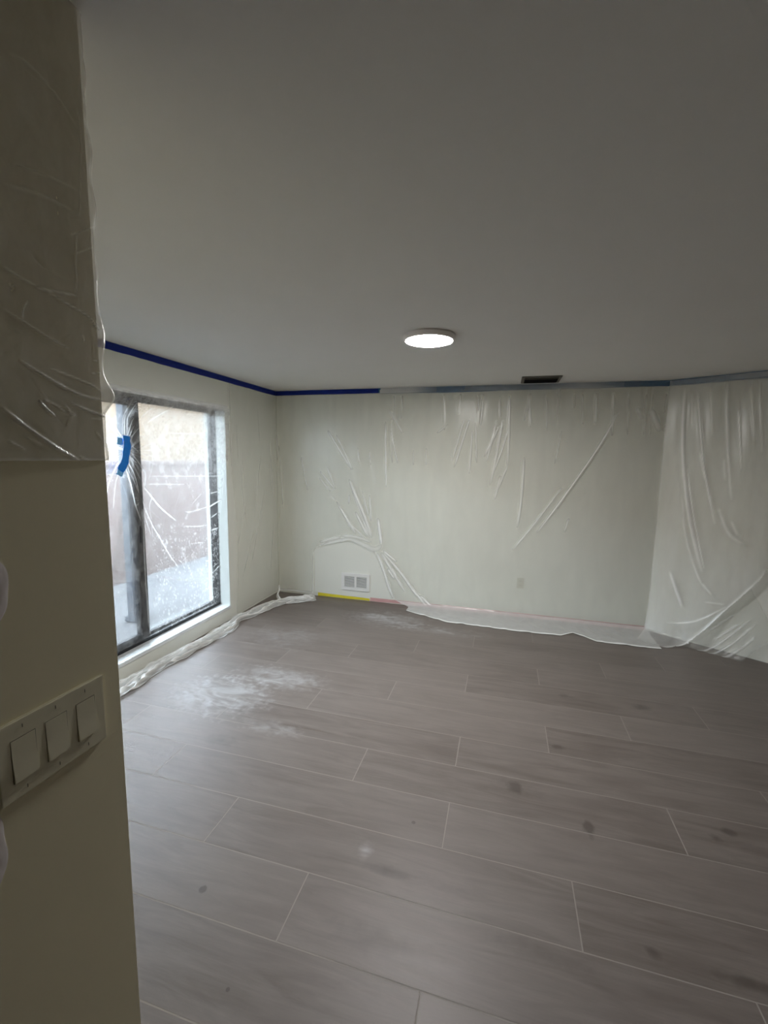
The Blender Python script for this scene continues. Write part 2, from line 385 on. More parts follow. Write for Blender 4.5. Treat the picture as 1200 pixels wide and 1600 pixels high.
FOLDS_RIGHT = [
([(0.127,2.348),(0.136,2.073),(0.158,1.773),(0.199,1.515),(0.258,1.214),(0.331,0.938),(0.404,0.71)],0.022,0.022,0.75),
([(0.211,1.624),(0.286,1.239),(0.368,0.922),(0.42,0.735)],0.01,0.014,0.7),
([(0.195,1.34),(0.24,1.035),(0.339,0.741),(0.416,0.58),(0.491,0.52)],0.014,0.012,0.45),
([(0.229,2.296),(0.31,1.774),(0.383,1.44),(0.46,1.151)],0.012,0.016,0.75),
([(0.298,1.774),(0.359,1.523)],0.018,0.012,0.5),
([(0.434,2.356),(0.46,2.076),(0.495,1.774),(0.557,1.369)],0.016,0.014,0.55),
([(0.535,2.131),(0.596,1.635)],0.01,0.01,0.5),
([(0.476,1.713),(0.501,1.53)],0.02,0.01,0.3),
([(0.482,1.28),(0.549,1.099),(0.62,1.026),(0.687,0.995)],0.02,0.014,0.45),
([(0.573,1.185),(0.632,1.069)],0.02,0.01,0.3),
([(0.159,0.648),(0.221,0.489),(0.281,0.343)],0.018,0.018,0.9),
([(0.842,0.809),(0.806,0.71),(0.684,0.514),(0.597,0.384),(0.508,0.227),(0.381,0.051),(0.222,-0.101)],0.02,0.012,0.55),
([(0.181,0.163),(0.313,0.186),(0.468,0.282),(0.609,0.431)],0.012,0.012,0.6),
([(0.414,0.601),(0.5,0.512)],0.014,0.012,0.5),
([(0.455,0.434),(0.591,0.448)],0.012,0.01,0.4),
([(0.185,2.301),(0.212,1.985)],0.012,0.008,0.3),
([(0.321,2.328),(0.375,1.918)],0.012,0.008,0.25),
([(0.594,2.319),(0.667,1.872)],0.014,0.008,0.25),
([(0.655,2.313),(0.721,1.774)],0.012,0.008,0.25),
([(-0.006,1.928),(-0.005,1.324),(0.0,0.389)],0.03,0.006,0.12)]
FOLDS_UNDER = [
([(0.318,-0.087),(0.528,0.009),(0.651,0.161),(0.778,0.35)],0.014,0.012,0.5),
([(0.394,-0.106),(0.597,0.011),(0.716,0.16),(0.812,0.318)],0.014,0.012,0.5),
([(0.554,0.107),(0.705,0.286)],0.012,0.01,0.5),
([(0.603,-0.054),(0.739,0.082),(0.822,0.216)],0.02,0.012,0.4),
([(0.146,-0.137),(0.431,-0.112),(0.686,-0.042)],0.012,0.012,0.9),
([(0.497,0.156),(0.665,0.36)],0.012,0.01,0.3)]
FOLDS_WINDOW = [
([(2.658,2.089),(2.635,1.815)],0.006,0.006,0.5),
([(2.664,1.966),(2.649,1.816)],0.006,0.007,0.8),
([(2.704,2.064),(2.673,1.817)],0.006,0.007,0.8),
([(2.745,1.95),(2.682,1.818)],0.006,0.007,0.8),
([(2.752,1.894),(2.696,1.811)],0.005,0.006,0.8),
([(2.796,1.881),(2.711,1.803)],0.005,0.006,0.8),
([(2.522,1.952),(2.57,1.881),(2.629,1.799)],0.009,0.01,1.0),
([(2.509,1.891),(2.615,1.799)],0.006,0.007,0.6),
([(2.537,1.795),(2.622,1.768)],0.006,0.006,0.5),
([(2.483,1.762),(2.551,1.734),(2.623,1.713)],0.009,0.009,1.0),
([(2.489,1.725),(2.614,1.717)],0.006,0.007,0.7),
([(2.487,1.699),(2.593,1.693)],0.006,0.007,0.6),
([(2.552,1.688),(2.531,1.588)],0.005,0.005,0.5),
([(2.711,1.739),(2.778,1.692)],0.005,0.006,0.8),
([(2.698,1.691),(2.783,1.601),(2.831,1.533)],0.006,0.008,0.9),
([(2.7,1.651),(2.752,1.61)],0.005,0.006,0.8),
([(2.578,1.611),(2.526,1.519),(2.486,1.444),(2.466,1.353)],0.008,0.01,1.0),
([(2.583,1.548),(2.541,1.409),(2.517,1.262)],0.006,0.008,0.6),
([(2.647,1.587),(2.694,1.415),(2.737,1.229),(2.768,1.148)],0.008,0.01,1.0),
([(2.673,1.61),(2.727,1.528),(2.762,1.377)],0.007,0.009,0.9),
([(2.686,1.658),(2.748,1.544),(2.785,1.476)],0.006,0.008,0.8),
([(2.666,1.578),(2.767,1.368)],0.004,0.005,0.6),
([(2.812,1.576),(2.835,1.525),(2.823,1.424)],0.012,0.008,0.5),
([(2.813,1.421),(2.888,1.331),(2.968,1.243),(3.062,1.165),(3.151,1.1)],0.01,0.01,0.9),
([(2.827,1.497),(2.818,1.421)],0.012,0.008,0.5),
([(2.794,1.325),(2.819,1.231),(2.866,1.124),(2.96,0.969),(3.05,0.814),(3.138,0.7)],0.008,0.011,1.0),
([(2.789,1.248),(2.821,1.131),(2.864,1.023)],0.007,0.008,0.7),
([(2.785,1.227),(2.811,1.046)],0.007,0.008,0.6),
([(2.888,1.324),(2.852,1.255),(2.876,1.137)],0.005,0.006,0.5),
([(2.816,1.195),(2.875,1.123),(2.881,1.005)],0.006,0.006,0.4),
([(2.784,1.248),(2.784,1.036),(2.781,0.822),(2.782,0.603),(2.785,0.454),(2.789,0.303),(2.805,0.184)],0.01,0.01,0.9),
([(3.746,1.241),(3.662,1.205),(3.594,1.177)],0.012,0.012,1.0),
([(3.698,1.105),(3.614,1.071)],0.01,0.01,0.8),
([(3.732,0.957),(3.608,0.945)],0.01,0.01,0.7),
([(3.727,0.568),(3.613,0.514)],0.01,0.01,0.8),
([(3.686,0.596),(3.629,0.573)],0.006,0.008,0.5),
([(3.695,1.325),(3.614,1.309)],0.01,0.01,0.6),
([(3.52,1.006),(3.396,1.016),(3.235,1.04)],0.01,0.007,0.5),
([(3.293,0.869),(3.486,0.849)],0.008,0.006,0.4),
([(3.594,1.186),(3.333,1.156),(3.243,1.175)],0.012,0.008,0.4),
([(3.486,1.314),(3.349,1.228)],0.008,0.006,0.35),
([(3.131,0.765),(3.205,0.716),(3.234,0.644)],0.007,0.006,0.5),
([(3.068,2.074),(2.97,1.995),(2.889,1.929)],0.008,0.006,0.6),
([(2.876,2.052),(2.795,1.938)],0.01,0.006,0.4),
([(2.78,1.568),(3.18,1.488)],0.005,0.004,0.0),
([(2.872,1.502),(3.455,1.481),(3.911,1.47)],0.004,0.004,0.6),
([(3.078,1.856),(3.628,1.878)],0.005,0.004,0.35),
([(3.416,1.702),(3.408,1.438)],0.004,0.003,0.3),
([(2.923,1.694),(2.915,1.574),(2.859,1.473)],0.004,0.004,0.4),
([(2.825,1.441),(3.308,1.414)],0.008,0.004,0.3),
([(2.474,1.528),(2.609,1.524)],0.004,0.004,0.4),
([(3.578,2.103),(3.621,1.746),(3.623,1.48)],0.02,0.003,0.1)]
FOLDS_FORE = [
([(0.528,1.823),(0.576,1.802),(0.62,1.785),(0.648,1.781),(0.669,1.781)],0.0035,0.004,0.8),
([(0.574,1.821),(0.647,1.808),(0.671,1.797)],0.003,0.003,0.5),
([(0.5,1.745),(0.515,1.733),(0.532,1.719),(0.567,1.694),(0.591,1.679),(0.616,1.668)],0.0045,0.005,0.9),
([(0.554,1.766),(0.562,1.754),(0.579,1.742)],0.003,0.004,0.8),
([(0.562,1.767),(0.583,1.76),(0.598,1.75)],0.0025,0.003,0.5),
([(0.61,1.767),(0.637,1.759),(0.66,1.754),(0.68,1.748)],0.003,0.004,0.9),
([(0.597,1.762),(0.607,1.753)],0.0025,0.003,0.5),
([(0.605,1.749),(0.617,1.746)],0.002,0.003,0.7),
([(0.647,1.744),(0.672,1.744)],0.002,0.002,0.5),
([(0.655,1.721),(0.669,1.706)],0.0025,0.002,0.3),
([(0.502,1.697),(0.527,1.683)],0.003,0.003,0.4),
([(0.616,1.675),(0.639,1.666)],0.003,0.002,0.3),
([(0.53,1.702),(0.552,1.692)],0.005,0.003,0.2),
([(0.564,1.944),(0.593,1.949),(0.634,1.956)],0.003,0.004,0.6),
([(0.58,1.945),(0.618,1.936),(0.659,1.926),(0.674,1.91)],0.0025,0.004,0.55),
([(0.659,1.92),(0.674,1.91)],0.002,0.003,0.6),
([(0.512,1.895),(0.552,1.88),(0.578,1.869),(0.612,1.861)],0.004,0.004,0.3),
([(0.511,1.88),(0.542,1.869),(0.586,1.853)],0.002,-0.004,0.0),
([(0.55,1.92),(0.54,1.902),(0.539,1.886)],0.002,0.002,0.4),
([(0.641,2.058),(0.636,2.013),(0.637,1.983),(0.632,1.959)],0.002,0.002,0.35),
([(0.631,2.055),(0.676,2.089)],0.002,0.002,0.3),
([(0.642,1.892),(0.643,1.88)],0.0015,0.003,0.9),
([(0.658,1.852),(0.667,1.851)],0.0015,0.002,0.9),
([(0.654,1.827),(0.673,1.831)],0.0015,0.002,0.8),
([(0.518,1.958),(0.536,1.952),(0.566,1.946)],0.004,0.004,0.3),
([(0.56,1.998),(0.574,1.982),(0.625,1.979)],0.004,-0.003,0.05),
([(0.633,2.024),(0.673,2.053)],0.002,0.002,0.2),
([(0.55,2.27),(0.573,2.28),(0.598,2.277),(0.63,2.265),(0.659,2.241)],0.004,0.003,0.12),
([(0.573,2.27),(0.603,2.27),(0.626,2.276)],0.003,-0.003,0.0),
([(0.542,2.116),(0.592,2.128),(0.646,2.135)],0.004,0.003,0.12),
([(0.528,2.078),(0.579,2.094),(0.636,2.096)],0.004,0.003,0.15),
([(0.659,2.273),(0.667,2.246),(0.65,2.093)],0.002,0.002,0.2)]

# ---------------------------------------------------------------- structure
T = .14
DX, DY = .8486, -.5291                     # direction of the angled wall in plan
CXR, CYR = 1.454, YB
EX, EY = CXR + DX * 3.4, CYR + DY * 3.4    # its far end, outside the view
YBACK = -4.0
# floor: grout bed with every plank tile on it
g = MB().box((XL, YBACK, -.12), (EX, YB, -.0005)).build('floor', M['grout']); tag(g, kind='structure')
PL, PW, GP = 1.532, .2645, .0045
y0 = 1.177 - PW * 14
jx = {0: -.69, 1: .34, 2: -.183, 3: -.69, 4: -.183, 5: .326, 6: -.713, 7: -.2, -1: -.178, -2: .34, 8: .33, 9: -.69, 10: -.2, 11: .33, 12: -.69, 13: -.2}
cache = {}
def plank(x0, x1, ya, yb):
    key = (round(x1 - x0, 4), round(yb - ya, 4))
    if key not in cache:
        lx, ly = key; b = .0004
        v = [(0, 0, -.006), (lx, 0, -.006), (lx, ly, -.006), (0, ly, -.006), (0, 0, -b), (lx, 0, -b), (lx, ly, -b), (0, ly, -b), (b, b, 0), (lx - b, b, 0), (lx - b, ly - b, 0), (b, ly - b, 0)]
        f = [(8, 9, 10, 11), (4, 5, 9, 8), (5, 6, 10, 9), (6, 7, 11, 10), (7, 4, 8, 11), (0, 1, 5, 4), (1, 2, 6, 5), (2, 3, 7, 6), (3, 0, 4, 7)]
        me = bpy.data.meshes.new('plank'); me.from_pydata(v, [], f); me.materials.append(M['plank']); cache[key] = me
    o = bpy.data.objects.new('plank', cache[key]); col.objects.link(o); o.location = (x0, ya, 0); o.parent = g
rows = int((YB - y0) / PW) + 1
for r in range(rows):
    ya = y0 + r * PW; yb = min(ya + PW, YB); k = r - 14
    j = jx.get(k, [.34, -.18, -.69][k % 3])
    xmin = XL if yb > YF + .01 else XF
    xmax = EX
    if ya > EY: xmax = min(EX, CXR + (YB - ya) * DX / -DY)
    xs = [xmin]; x = j - PL * 6
    while x < xmax:
        if x > xmin + .02: xs.append(x)
        x += PL
    xs.append(xmax)
    yc0 = ya if not (ya < YF < yb) else ya
    for a, b in zip(xs[:-1], xs[1:]):
        if b - a > .03: plank(a + GP / 2, b - GP / 2, yc0 + GP / 2, yb - GP / 2)
def S(o): return tag(o, kind='structure')
WY0, WY1, WZ0, WZ1 = 1.57, 3.75, .15, 2.14
TL = .245
wl = MB()
for a, b in (((XL - TL, YF, -.12), (XL, WY0, H)), ((XL - TL, WY1, -.12), (XL, YB + T, H)), ((XL - TL, WY0, WZ1), (XL, WY1, H)), ((XL - TL, WY0, -.12), (XL, WY1, WZ0 - .03))): wl.box(a, b)
S(wl.build('wall_left', M['wall']))
S(MB().box((XL, YB, -.12), (CXR, YB + T, H)).build('wall_back', M['wall']))
nx, ny = -DY, DX
S(MB().prism([(CXR, CYR), (EX, EY), (EX + nx * T, EY + ny * T), (CXR, CYR + T)], -.12, H).build('wall_right', M['wall']))
S(MB().box((EX, YBACK, -.12), (EX + T, EY, H)).build('wall_side', M['hall']))
S(MB().prism([(XL - TL, YF), (XF, YF), (XF, YBACK), (XF - T, YBACK), (XF - T, YF - T), (XL - TL, YF - T)], -.12, H).build('wall_entry', M['entry_wall']))
S(MB().box((XF - T, YBACK - T, -.12), (EX + T, YBACK, H)).build('wall_rear', M['hall']))
S(MB().prism([(XL - TL, YF - T), (XF - T, YF - T), (XF - T, YBACK - T), (EX + T, YBACK - T), (EX + T, EY + T), (CXR + T, YB + T), (XL - TL, YB + T)], H, H + .12).build('ceiling', M['ceiling']))

# ---------------------------------------------------------------- window
win = S(empty('window_1', (XL - .13, 2.66, WZ0)))
XI, XO = -2.766, -2.842                    # inner and outer face of the black frame
MB().box((XO - .01, WY0, WZ0 - .03), (XL + .012, WY1, WZ0), .003).build('window_sill', M['sill'], win)
rv = MB()
rv.box((XO, WY1 - .004, WZ0), (XL + .001, WY1 + .002, WZ1)).box((XO, WY0, WZ1 - .004), (XL + .001, WY1, WZ1 + .002)).box((XO, WY0 - .002, WZ0), (XL + .001, WY0 + .004, WZ1))
rv.build('window_reveal', M['white_trim'], win)
fr = MB()
fw = .035
fr.box((XO, WY0, WZ0), (XI, WY1, WZ0 + .03), .003).box((XO, WY0, WZ1 - fw), (XI, WY1, WZ1), .003).box((XO, WY0, WZ0 + .03), (XI, WY0 + fw, WZ1 - fw), .003).box((XO, WY1 - .014, WZ0 + .03), (XI, WY1, WZ1 - fw), .003)
fr.build('window_frame', M['black'], win)
def sash(ya, yb, xa, xb, st, rail, sr):
    s = MB(); z0, z1 = WZ0 + .025, WZ1 - fw
    s.box((xa, ya, z0), (xb, yb, z0 + rail), .003).box((xa, ya, z1 - rail), (xb, yb, z1), .003).box((xa, ya, z0 + rail), (xb, ya + st, z1 - rail), .003).box((xa, yb - sr, z0 + rail), (xb, yb, z1 - rail), .003)
    o = s.build('sash', M['black'], win)
    p = MB().box(((xa + xb) / 2 - .003, ya + st - .004, z0 + rail - .004), ((xa + xb) / 2 + .003, yb - sr + .004, z1 - rail + .004)).build('pane', M['glass'], o)
sash(WY0 + fw, 2.815, -2.800, XI + .001, .055, .06, .10)
sash(2.755, WY1 - .014, -2.838, -2.803, .05, .022, .016)
MB().box((XI, 2.745, .98), (XI + .018, 2.765, 1.12), .004).build('latch', M['black'], win)

# ---------------------------------------------------------------- outside
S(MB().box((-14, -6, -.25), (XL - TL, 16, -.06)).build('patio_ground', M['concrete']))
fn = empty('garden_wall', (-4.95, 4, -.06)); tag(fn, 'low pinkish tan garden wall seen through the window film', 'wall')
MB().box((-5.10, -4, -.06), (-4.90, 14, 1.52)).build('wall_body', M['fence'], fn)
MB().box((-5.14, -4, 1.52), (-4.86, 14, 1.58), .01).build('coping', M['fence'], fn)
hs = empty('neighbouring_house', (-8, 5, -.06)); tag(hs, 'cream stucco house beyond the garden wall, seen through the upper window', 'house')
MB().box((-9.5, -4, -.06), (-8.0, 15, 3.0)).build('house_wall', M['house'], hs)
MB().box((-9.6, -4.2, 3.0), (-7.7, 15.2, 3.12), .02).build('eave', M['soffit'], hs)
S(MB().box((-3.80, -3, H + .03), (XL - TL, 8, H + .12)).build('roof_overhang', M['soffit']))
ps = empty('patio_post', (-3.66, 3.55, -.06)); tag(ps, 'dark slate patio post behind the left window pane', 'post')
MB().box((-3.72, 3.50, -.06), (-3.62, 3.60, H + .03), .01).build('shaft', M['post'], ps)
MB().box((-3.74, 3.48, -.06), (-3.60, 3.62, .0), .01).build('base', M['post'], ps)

# ---------------------------------------------------------------- ceiling light
LX, LY, LR = -.495, 2.80, .163
lt = empty('ceiling_light', (LX, LY, H)); tag(lt, 'round flat glowing disc light on the ceiling', 'light')
MB().lathe([(0, 0), (LR - .008, 0), (LR, -.006), (LR, -.024), (LR - .005, -.031), (LR - .014, -.034), (LR - .018, -.028), (0, -.028)], (LX, LY, H)).build('rim', M['lamp_rim'], lt, smooth=False)
MB().lathe([(0, -.029), (LR - .019, -.029), (LR - .021, -.033), (LR - .05, -.0365), (0, -.038)], (LX, LY, H)).build('diffuser', M['glow'], lt, smooth=True)

# ---------------------------------------------------------------- ceiling vent
VX0, VX1, VY0, VY1 = .112, .462, 4.30, 4.62
cv = empty('ceiling_vent', ((VX0 + VX1) / 2, (VY0 + VY1) / 2, H)); tag(cv, 'small rectangular ceiling air vent with dark louvres near the back wall', 'vent')
f = MB(); bw = .028
for a, b in (((VX0, VY0), (VX1, VY0 + bw)), ((VX0, VY1 - bw), (VX1, VY1)), ((VX0, VY0 + bw), (VX0 + bw, VY1 - bw)), ((VX1 - bw, VY0 + bw), (VX1, VY1 - bw))): f.box((a[0], a[1], H - .012), (b[0], b[1], H), .002)
f.build('frame', M['vent_metal'], cv)
MB().box((VX0 + .01, VY0 + .01, H - .002), (VX1 - .01, VY1 - .01, H - .0005)).build('duct', M['dark'], cv)
sl = None
for i in range(9):
    y = VY0 + bw + .016 + i * (VY1 - VY0 - 2 * bw - .03) / 8
    b = Matrix.Rotation(math.radians(38), 3, 'X')
    MB().box((-(VX1 - VX0) / 2 + bw, -.014, -.0008), ((VX1 - VX0) / 2 - bw, .014, .0008), 0, b, ((VX0 + VX1) / 2, y, H - .012)).build('louvre', M['vent_metal'] if i < 2 else M['dark'], cv)

# ---------------------------------------------------------------- wall register on the back wall
RX0, RX1, RZ0, RZ1 = -1.812, -1.462, .112, .318
rg = empty('wall_register', ((RX0 + RX1) / 2, YB, (RZ0 + RZ1) / 2)); tag(rg, 'white louvred wall register low on the back wall in the gap of the plastic', 'vent')
f = MB(); a = .036
xm = (RX0 + RX1) / 2
for p, q in (((RX0, RZ0), (RX1, RZ0 + a)), ((RX0, RZ1 - a), (RX1, RZ1)), ((RX0, RZ0 + a), (RX0 + a, RZ1 - a)), ((RX1 - a, RZ0 + a), (RX1, RZ1 - a)), ((xm - .012, RZ0 + a), (xm + .012, RZ1 - a))): f.box((p[0], YB - .014, p[1]), (q[0], YB, q[1]), .002)
f.build('frame', M['vent_white'], rg)
MB().box((RX0 + .02, YB - .002, RZ0 + .02), (RX1 - .02, YB - .0005, RZ1 - .02)).build('duct', M['dark'], rg)
for side in ((RX0 + a, xm - .012), (xm + .012, RX1 - a)):
    for i in range(10):
        z = RZ0 + a + .008 + i * (RZ1 - RZ0 - 2 * a - .014) / 9
        b = Matrix.Rotation(math.radians(40), 3, 'X')
        MB().box((-(side[1] - side[0]) / 2, -.0038, -.0006), ((side[1] - side[0]) / 2, .0038, .0006), 0, b, ((side[0] + side[1]) / 2, YB - .008, z)).build('louvre', M['vent_white'], rg)
for x in (RX0 + .016, RX1 - .016):
    MB().lathe([(0, .0), (.004, 0), (.004, .001), (0, .002)], (0, 0, 0), 12).build('screw', M['vent_metal'], rg).matrix_world = Matrix.Translation((x, YB - .0145, (RZ0 + RZ1) / 2)) @ Matrix.Rotation(math.pi / 2, 4, 'X')

# ---------------------------------------------------------------- outlet behind the film
ou = empty('power_outlet', (.218, YB, .375)); tag(ou, 'ivory power outlet faintly seen behind the plastic on the back wall', 'outlet')
MB().box((.183, YB - .006, .317), (.253, YB, .433), .002).build('cover_plate', M['outlet'], ou)
for z in (.352, .398):
    MB().box((.201, YB - .009, z - .014), (.235, YB - .005, z + .014), .003).build('socket', M['outlet'], ou)
    MB().box((.211, YB - .0095, z - .004), (.213, YB - .0085, z + .006)).box((.222, YB - .0095, z - .004), (.224, YB - .0085, z + .006)).build('slot', M['slot'], ou)

# ---------------------------------------------------------------- switch plate
sw = empty('switch_plate', (XF, .54, 1.18)); tag(sw, 'painted three-gang switch plate with three rocker switches on the near left wall', 'switch')
XP = XF + .006
MB().box((XF, .445, 1.112), (XP, .637, 1.2475), .0022).build('plate', M['switch'], sw)
for (ya, yb) in ((.466, .504), (.5215, .559), (.5780, .6145)):
    z0, z1 = 1.143, 1.2155
    MB().box((XF + .004, ya - .0007, z0 - .0012), (XP + .0003, yb + .0009, z1 + .0006)).build('rocker_gap', M['groove'], sw)  # dark box fills the gap; its wider lower rim paints the edge shadow
    k = MB(); zc = (z0 + z1) / 2                        # rocker tilted about its middle
    k.prism([(XF + .003, z0), (XP + .0042, z0 + .0006), (XP + .0012, zc), (XP + .0006, z1 - .0005), (XF + .003, z1)], ya, yb, 'y')
    k.build('rocker', M['switch'], sw)
    ym = (ya + yb) / 2
    for z in (1.2338, 1.126):
        MB().lathe([(0, 0), (.0034, 0), (.0030, .0008), (0, .0011)], (0, 0, 0), 16).build('screw', M['switch'], sw).matrix_world = Matrix.Translation((XP, ym, z)) @ Matrix.Rotation(math.pi / 2, 4, 'Y')
        MB().box((XP + .0008, ym - .0006, z - .0030), (XP + .0013, ym + .0006, z + .0030)).build('screw_slot', M['groove'], sw)

# ---------------------------------------------------------------- spackle patches
def patch(name, cy_, cz, ry, rz, seed, label):
    r = random.Random(seed); n = 40; pts = []
    ph = [r.uniform(0, 6.28) for _ in range(4)]
    for i in range(n):
        a = 2 * math.pi * i / n; q = 1 + .08 * math.sin(2 * a + ph[0]) + .06 * math.sin(3 * a + ph[1]) + .03 * math.sin(7 * a + ph[2])
        pts.append((cy_ + ry * q * math.cos(a), cz + rz * q * math.sin(a)))
    me = MB(); k = 0
    for s_, x in ((1, .0002), (.93, .0012), (.6, .0016)):
        for (y, z) in pts: me.v.append((XF + x, cy_ + (y - cy_) * s_, cz + (z - cz) * s_))
    for L in range(2):
        for i in range(n): me.f.append([L * n + i, L * n + (i + 1) % n, (L + 1) * n + (i + 1) % n, (L + 1) * n + i])
    me.f.append([2 * n + i for i in range(n)])
    tag(me.build(name, M['spackle'], smooth=True), label, 'patch')
patch('spackle_patch', .452, 1.462, .036, .062, 1, 'pale spackle patch on the near left wall above the switches')
patch('spackle_patch', .418, 1.060, .036, .072, 5, 'pale spackle patch on the near left wall below the switches')

# ---------------------------------------------------------------- tapes
def strip(name, P, zt, zb, off, nrm, mat, label, cat='tape', seed=0, wob=.002, th=.0006):
    """tape strip along plan points P with wobbling edges"""
    r = np.random.RandomState(seed); P = np.array(P, float)
    L = np.r_[0, np.cumsum(np.hypot(*np.diff(P, axis=0).T))]; n = max(12, int(L[-1] / .05)); s = np.linspace(0, L[-1], n)
    x = np.interp(s, L, P[:, 0]); y = np.interp(s, L, P[:, 1]); mb = MB()
    nn = np.array([np.interp(s, L, [q[0] for q in nrm]), np.interp(s, L, [q[1] for q in nrm])])
    wt = np.convolve(r.randn(n + 4), np.ones(5) / 5, 'valid') * wob; wb = np.convolve(r.randn(n + 4), np.ones(5) / 5, 'valid') * wob * 1.6
    for i in range(n):
        for o_ in (off, off + th):
            for z in ((zt(s[i]) if callable(zt) else zt) + min(0, wt[i]), (zb(s[i]) if callable(zb) else zb) + wb[i]):
                mb.v.append((x[i] + nn[0][i] * o_, y[i] + nn[1][i] * o_, z))
    for i in range(n - 1):
        a, b = i * 4, i * 4 + 4
        mb.f += [[a, b, b + 1, a + 1], [a + 2, a + 3, b + 3, b + 2], [a, a + 2, b + 2, b], [a + 1, b + 1, b + 3, a + 3]]
    mb.f += [[0, 1, 3, 2], [n * 4 - 4, n * 4 - 2, n * 4 - 1, n * 4 - 3]]
    return tag(mb.build(name, mat), label, cat)
strip('blue_tape', [(XL, YF + .02), (XL, YB - .002)], H - .0005, H - .055, .001, [(1, 0)] * 2, M['blue_tape'], 'dark blue masking tape along the top of the left window wall', seed=1)
strip('blue_tape', [(XL + .002, YB), (-1.37, YB)], H - .0005, H - .056, .001, [(0, -1)] * 2, M['blue_tape'], 'dark blue masking tape on the back wall, short length beside the corner', seed=2)
strip('blue_tape', [(-1.39, YB), (CXR, YB), (CXR + DX * 3.2, YB + DY * 3.2)], H - .0005, lambda s: H - .056 - .005 * math.sin(s * 2.1), .0018, [(0, -1), (-.2, -1), (-nx, -ny)], M['mid_tape'], 'long greyish blue masking tape under plastic along the back wall top', seed=6)
strip('yellow_tape', [(-2.12, YB), (-1.46, YB)], lambda s: .042 - .012 * (s / .66) , .002, .001, [(0, -1)] * 2, M['yellow'], 'yellow masking tape along the floor under the wall register', seed=3, wob=.004)
strip('pink_tape', [(-1.455, YB), (1.44, YB)], .045, .002, .001, [(0, -1)] * 2, M['pink'], 'pink masking tape along the foot of the back wall', seed=4, wob=.003)

def soft(x, lo, k=.008):
    y = x - lo; return lo + .5 * (y + np.sqrt(y * y + k * k))
# ---------------------------------------------------------------- plastic film: back wall
HOLE = [(-2.167, .533), (-2.13, .609), (-1.95, .66), (-1.816, .690), (-1.71, .722), (-1.551, .665), (-1.395, .60), (-1.345, .50), (-1.29, .323), (-1.2, .10), (-1.09, .03), (-.98, -.05), (-.98, -1.), (-2.169, -1.)]
XHOLE = [(-2.9, 2.385), (-1.37, 2.385), (-1.34, 2.6), (-2.9, 2.6)]
st = .0085
u = np.arange(XL + .012, CXR - .004, st); v = np.arange(-.30, H - .002, st)
U, V = np.meshgrid(u, v)
rj = random.Random(11); FB = []
for pts, wd, hh, de in FOLDS_BACK:
    if hh == .007 and de <= .22:                    # short pleats under the tape: uneven spacing and length
        if rj.random() < .25: continue
        dx_, ln = rj.uniform(-.14, .14), rj.uniform(.5, 1.9); (xa, za), (xb, zb) = pts[0], pts[-1]
        pts = [(xa + dx_, za), (xa + dx_ + (xb - xa) * ln, za + (zb - za) * ln)]; wd = rj.uniform(.009, .02); de = rj.uniform(.12, .35)
    FB.append((pts, wd * 1.2, hh, de))
d, dn = fold_field(U, V, FB)
hem = .235 + .03 * np.sin(U * 3.1 + 1) + .02 * np.sin(U * 7.3)
hem = np.interp(U, [-1.15, -.95, -.5, -.1, .15, .6, .72, .8, .97, 1.33, 1.45], [.03, .12, .25, .255, .27, .255, .18, .22, .33, .37, .38])
hem = np.minimum(hem, .29)
top = np.clip((H - V) / .15, .1, 1); 
base = .012 + .016 * (1 + waves(U, V, 3, .30, 12, (6, 30), (.5, 4))) * top
crease = .0025 * np.exp(-((V - 1.42) / .004) ** 2) + .002 * np.exp(-((V - .55) / .004) ** 2)
off = soft(base + d * .42, .005) + crease
# below z = .10 the sheet runs out over the floor
R_ = .05
s = .10 - V; out = np.clip(s, 0, None)
ZZ = np.where(V > .10, V, np.maximum(.10 * np.exp(-out / .06), .004) + np.clip(waves(U, V, 8, .006, 8, (15, 50), (10, 30)), 0, 1) * np.clip(out / .05, 0, 1))
YY = YB - off - np.where(V > .10, 0, out ** 1.25 * 1.35 * np.clip(hem / .29, .05, 1.05))
dn = np.maximum(dn, .55 * np.exp(-((V + .295) / .014) ** 2))
dn = dn + np.where(V < .06, .22, 0) + .07 * np.clip(waves(U, V, 21, .8, 10, (10, 60), (1, 5)), 0, 1) * np.clip((V - .9) / 1.2, 0, 1)
dn = np.where(V > 2.385, np.clip(.18 + waves(U, V, 5, .35, 8, (2, 7), (0, 1)) + .2 * np.clip((.0 - U) * .7, -.6, .4), -.1, .5), dn)
Uc, Vc = cell(U), cell(V)
keep = ~inside(Uc, Vc, HOLE) & ~inside(Uc, Vc, XHOLE) & ~((Uc < -2.12) & (Vc < .03))
b = grid_mesh('plastic_sheet', U, YY, ZZ, dn, keep, M['film_back']); tag(b, 'clear plastic sheet with fine folds hung across the whole back wall', 'plastic sheet')

# right curtain over the angled wall
u = np.arange(.0, 2.3, st); v = np.arange(-.10, H - .002, st); U, V = np.meshgrid(u, v)
d, dn = fold_field(U, V, FOLDS_RIGHT)
sw_ = np.clip((H - V) / 1.6, 0, 1)
off = .014 + .02 * (1 + waves(U, V, 12, .5, 10, (7, 26), (.3, 2))) * np.clip((H - V) / .2, .15, 1) + d * .7 + .05 * sw_ * np.clip(U / .5, 0, 1)
off = soft(off, .006)
flo = np.clip(.06 - V, 0, .2)
ZZ = np.where(V > .06, V, .006 + .054 * np.exp(-flo / .03))
off = off + flo * 1.2 + .09 * np.clip((.5 - V) / .5, 0, 1) ** 2
dn = dn + .10 * np.clip(waves(U, V, 31, .8, 10, (8, 40), (.5, 3)), 0, 1)
dn = np.where(V > 2.385, np.clip(.08 + waves(U, V, 5, .3, 8, (2, 7), (0, 1)), .05, .8), dn)
X = CXR + DX * U - nx * off; Y = CYR + DY * U - ny * off
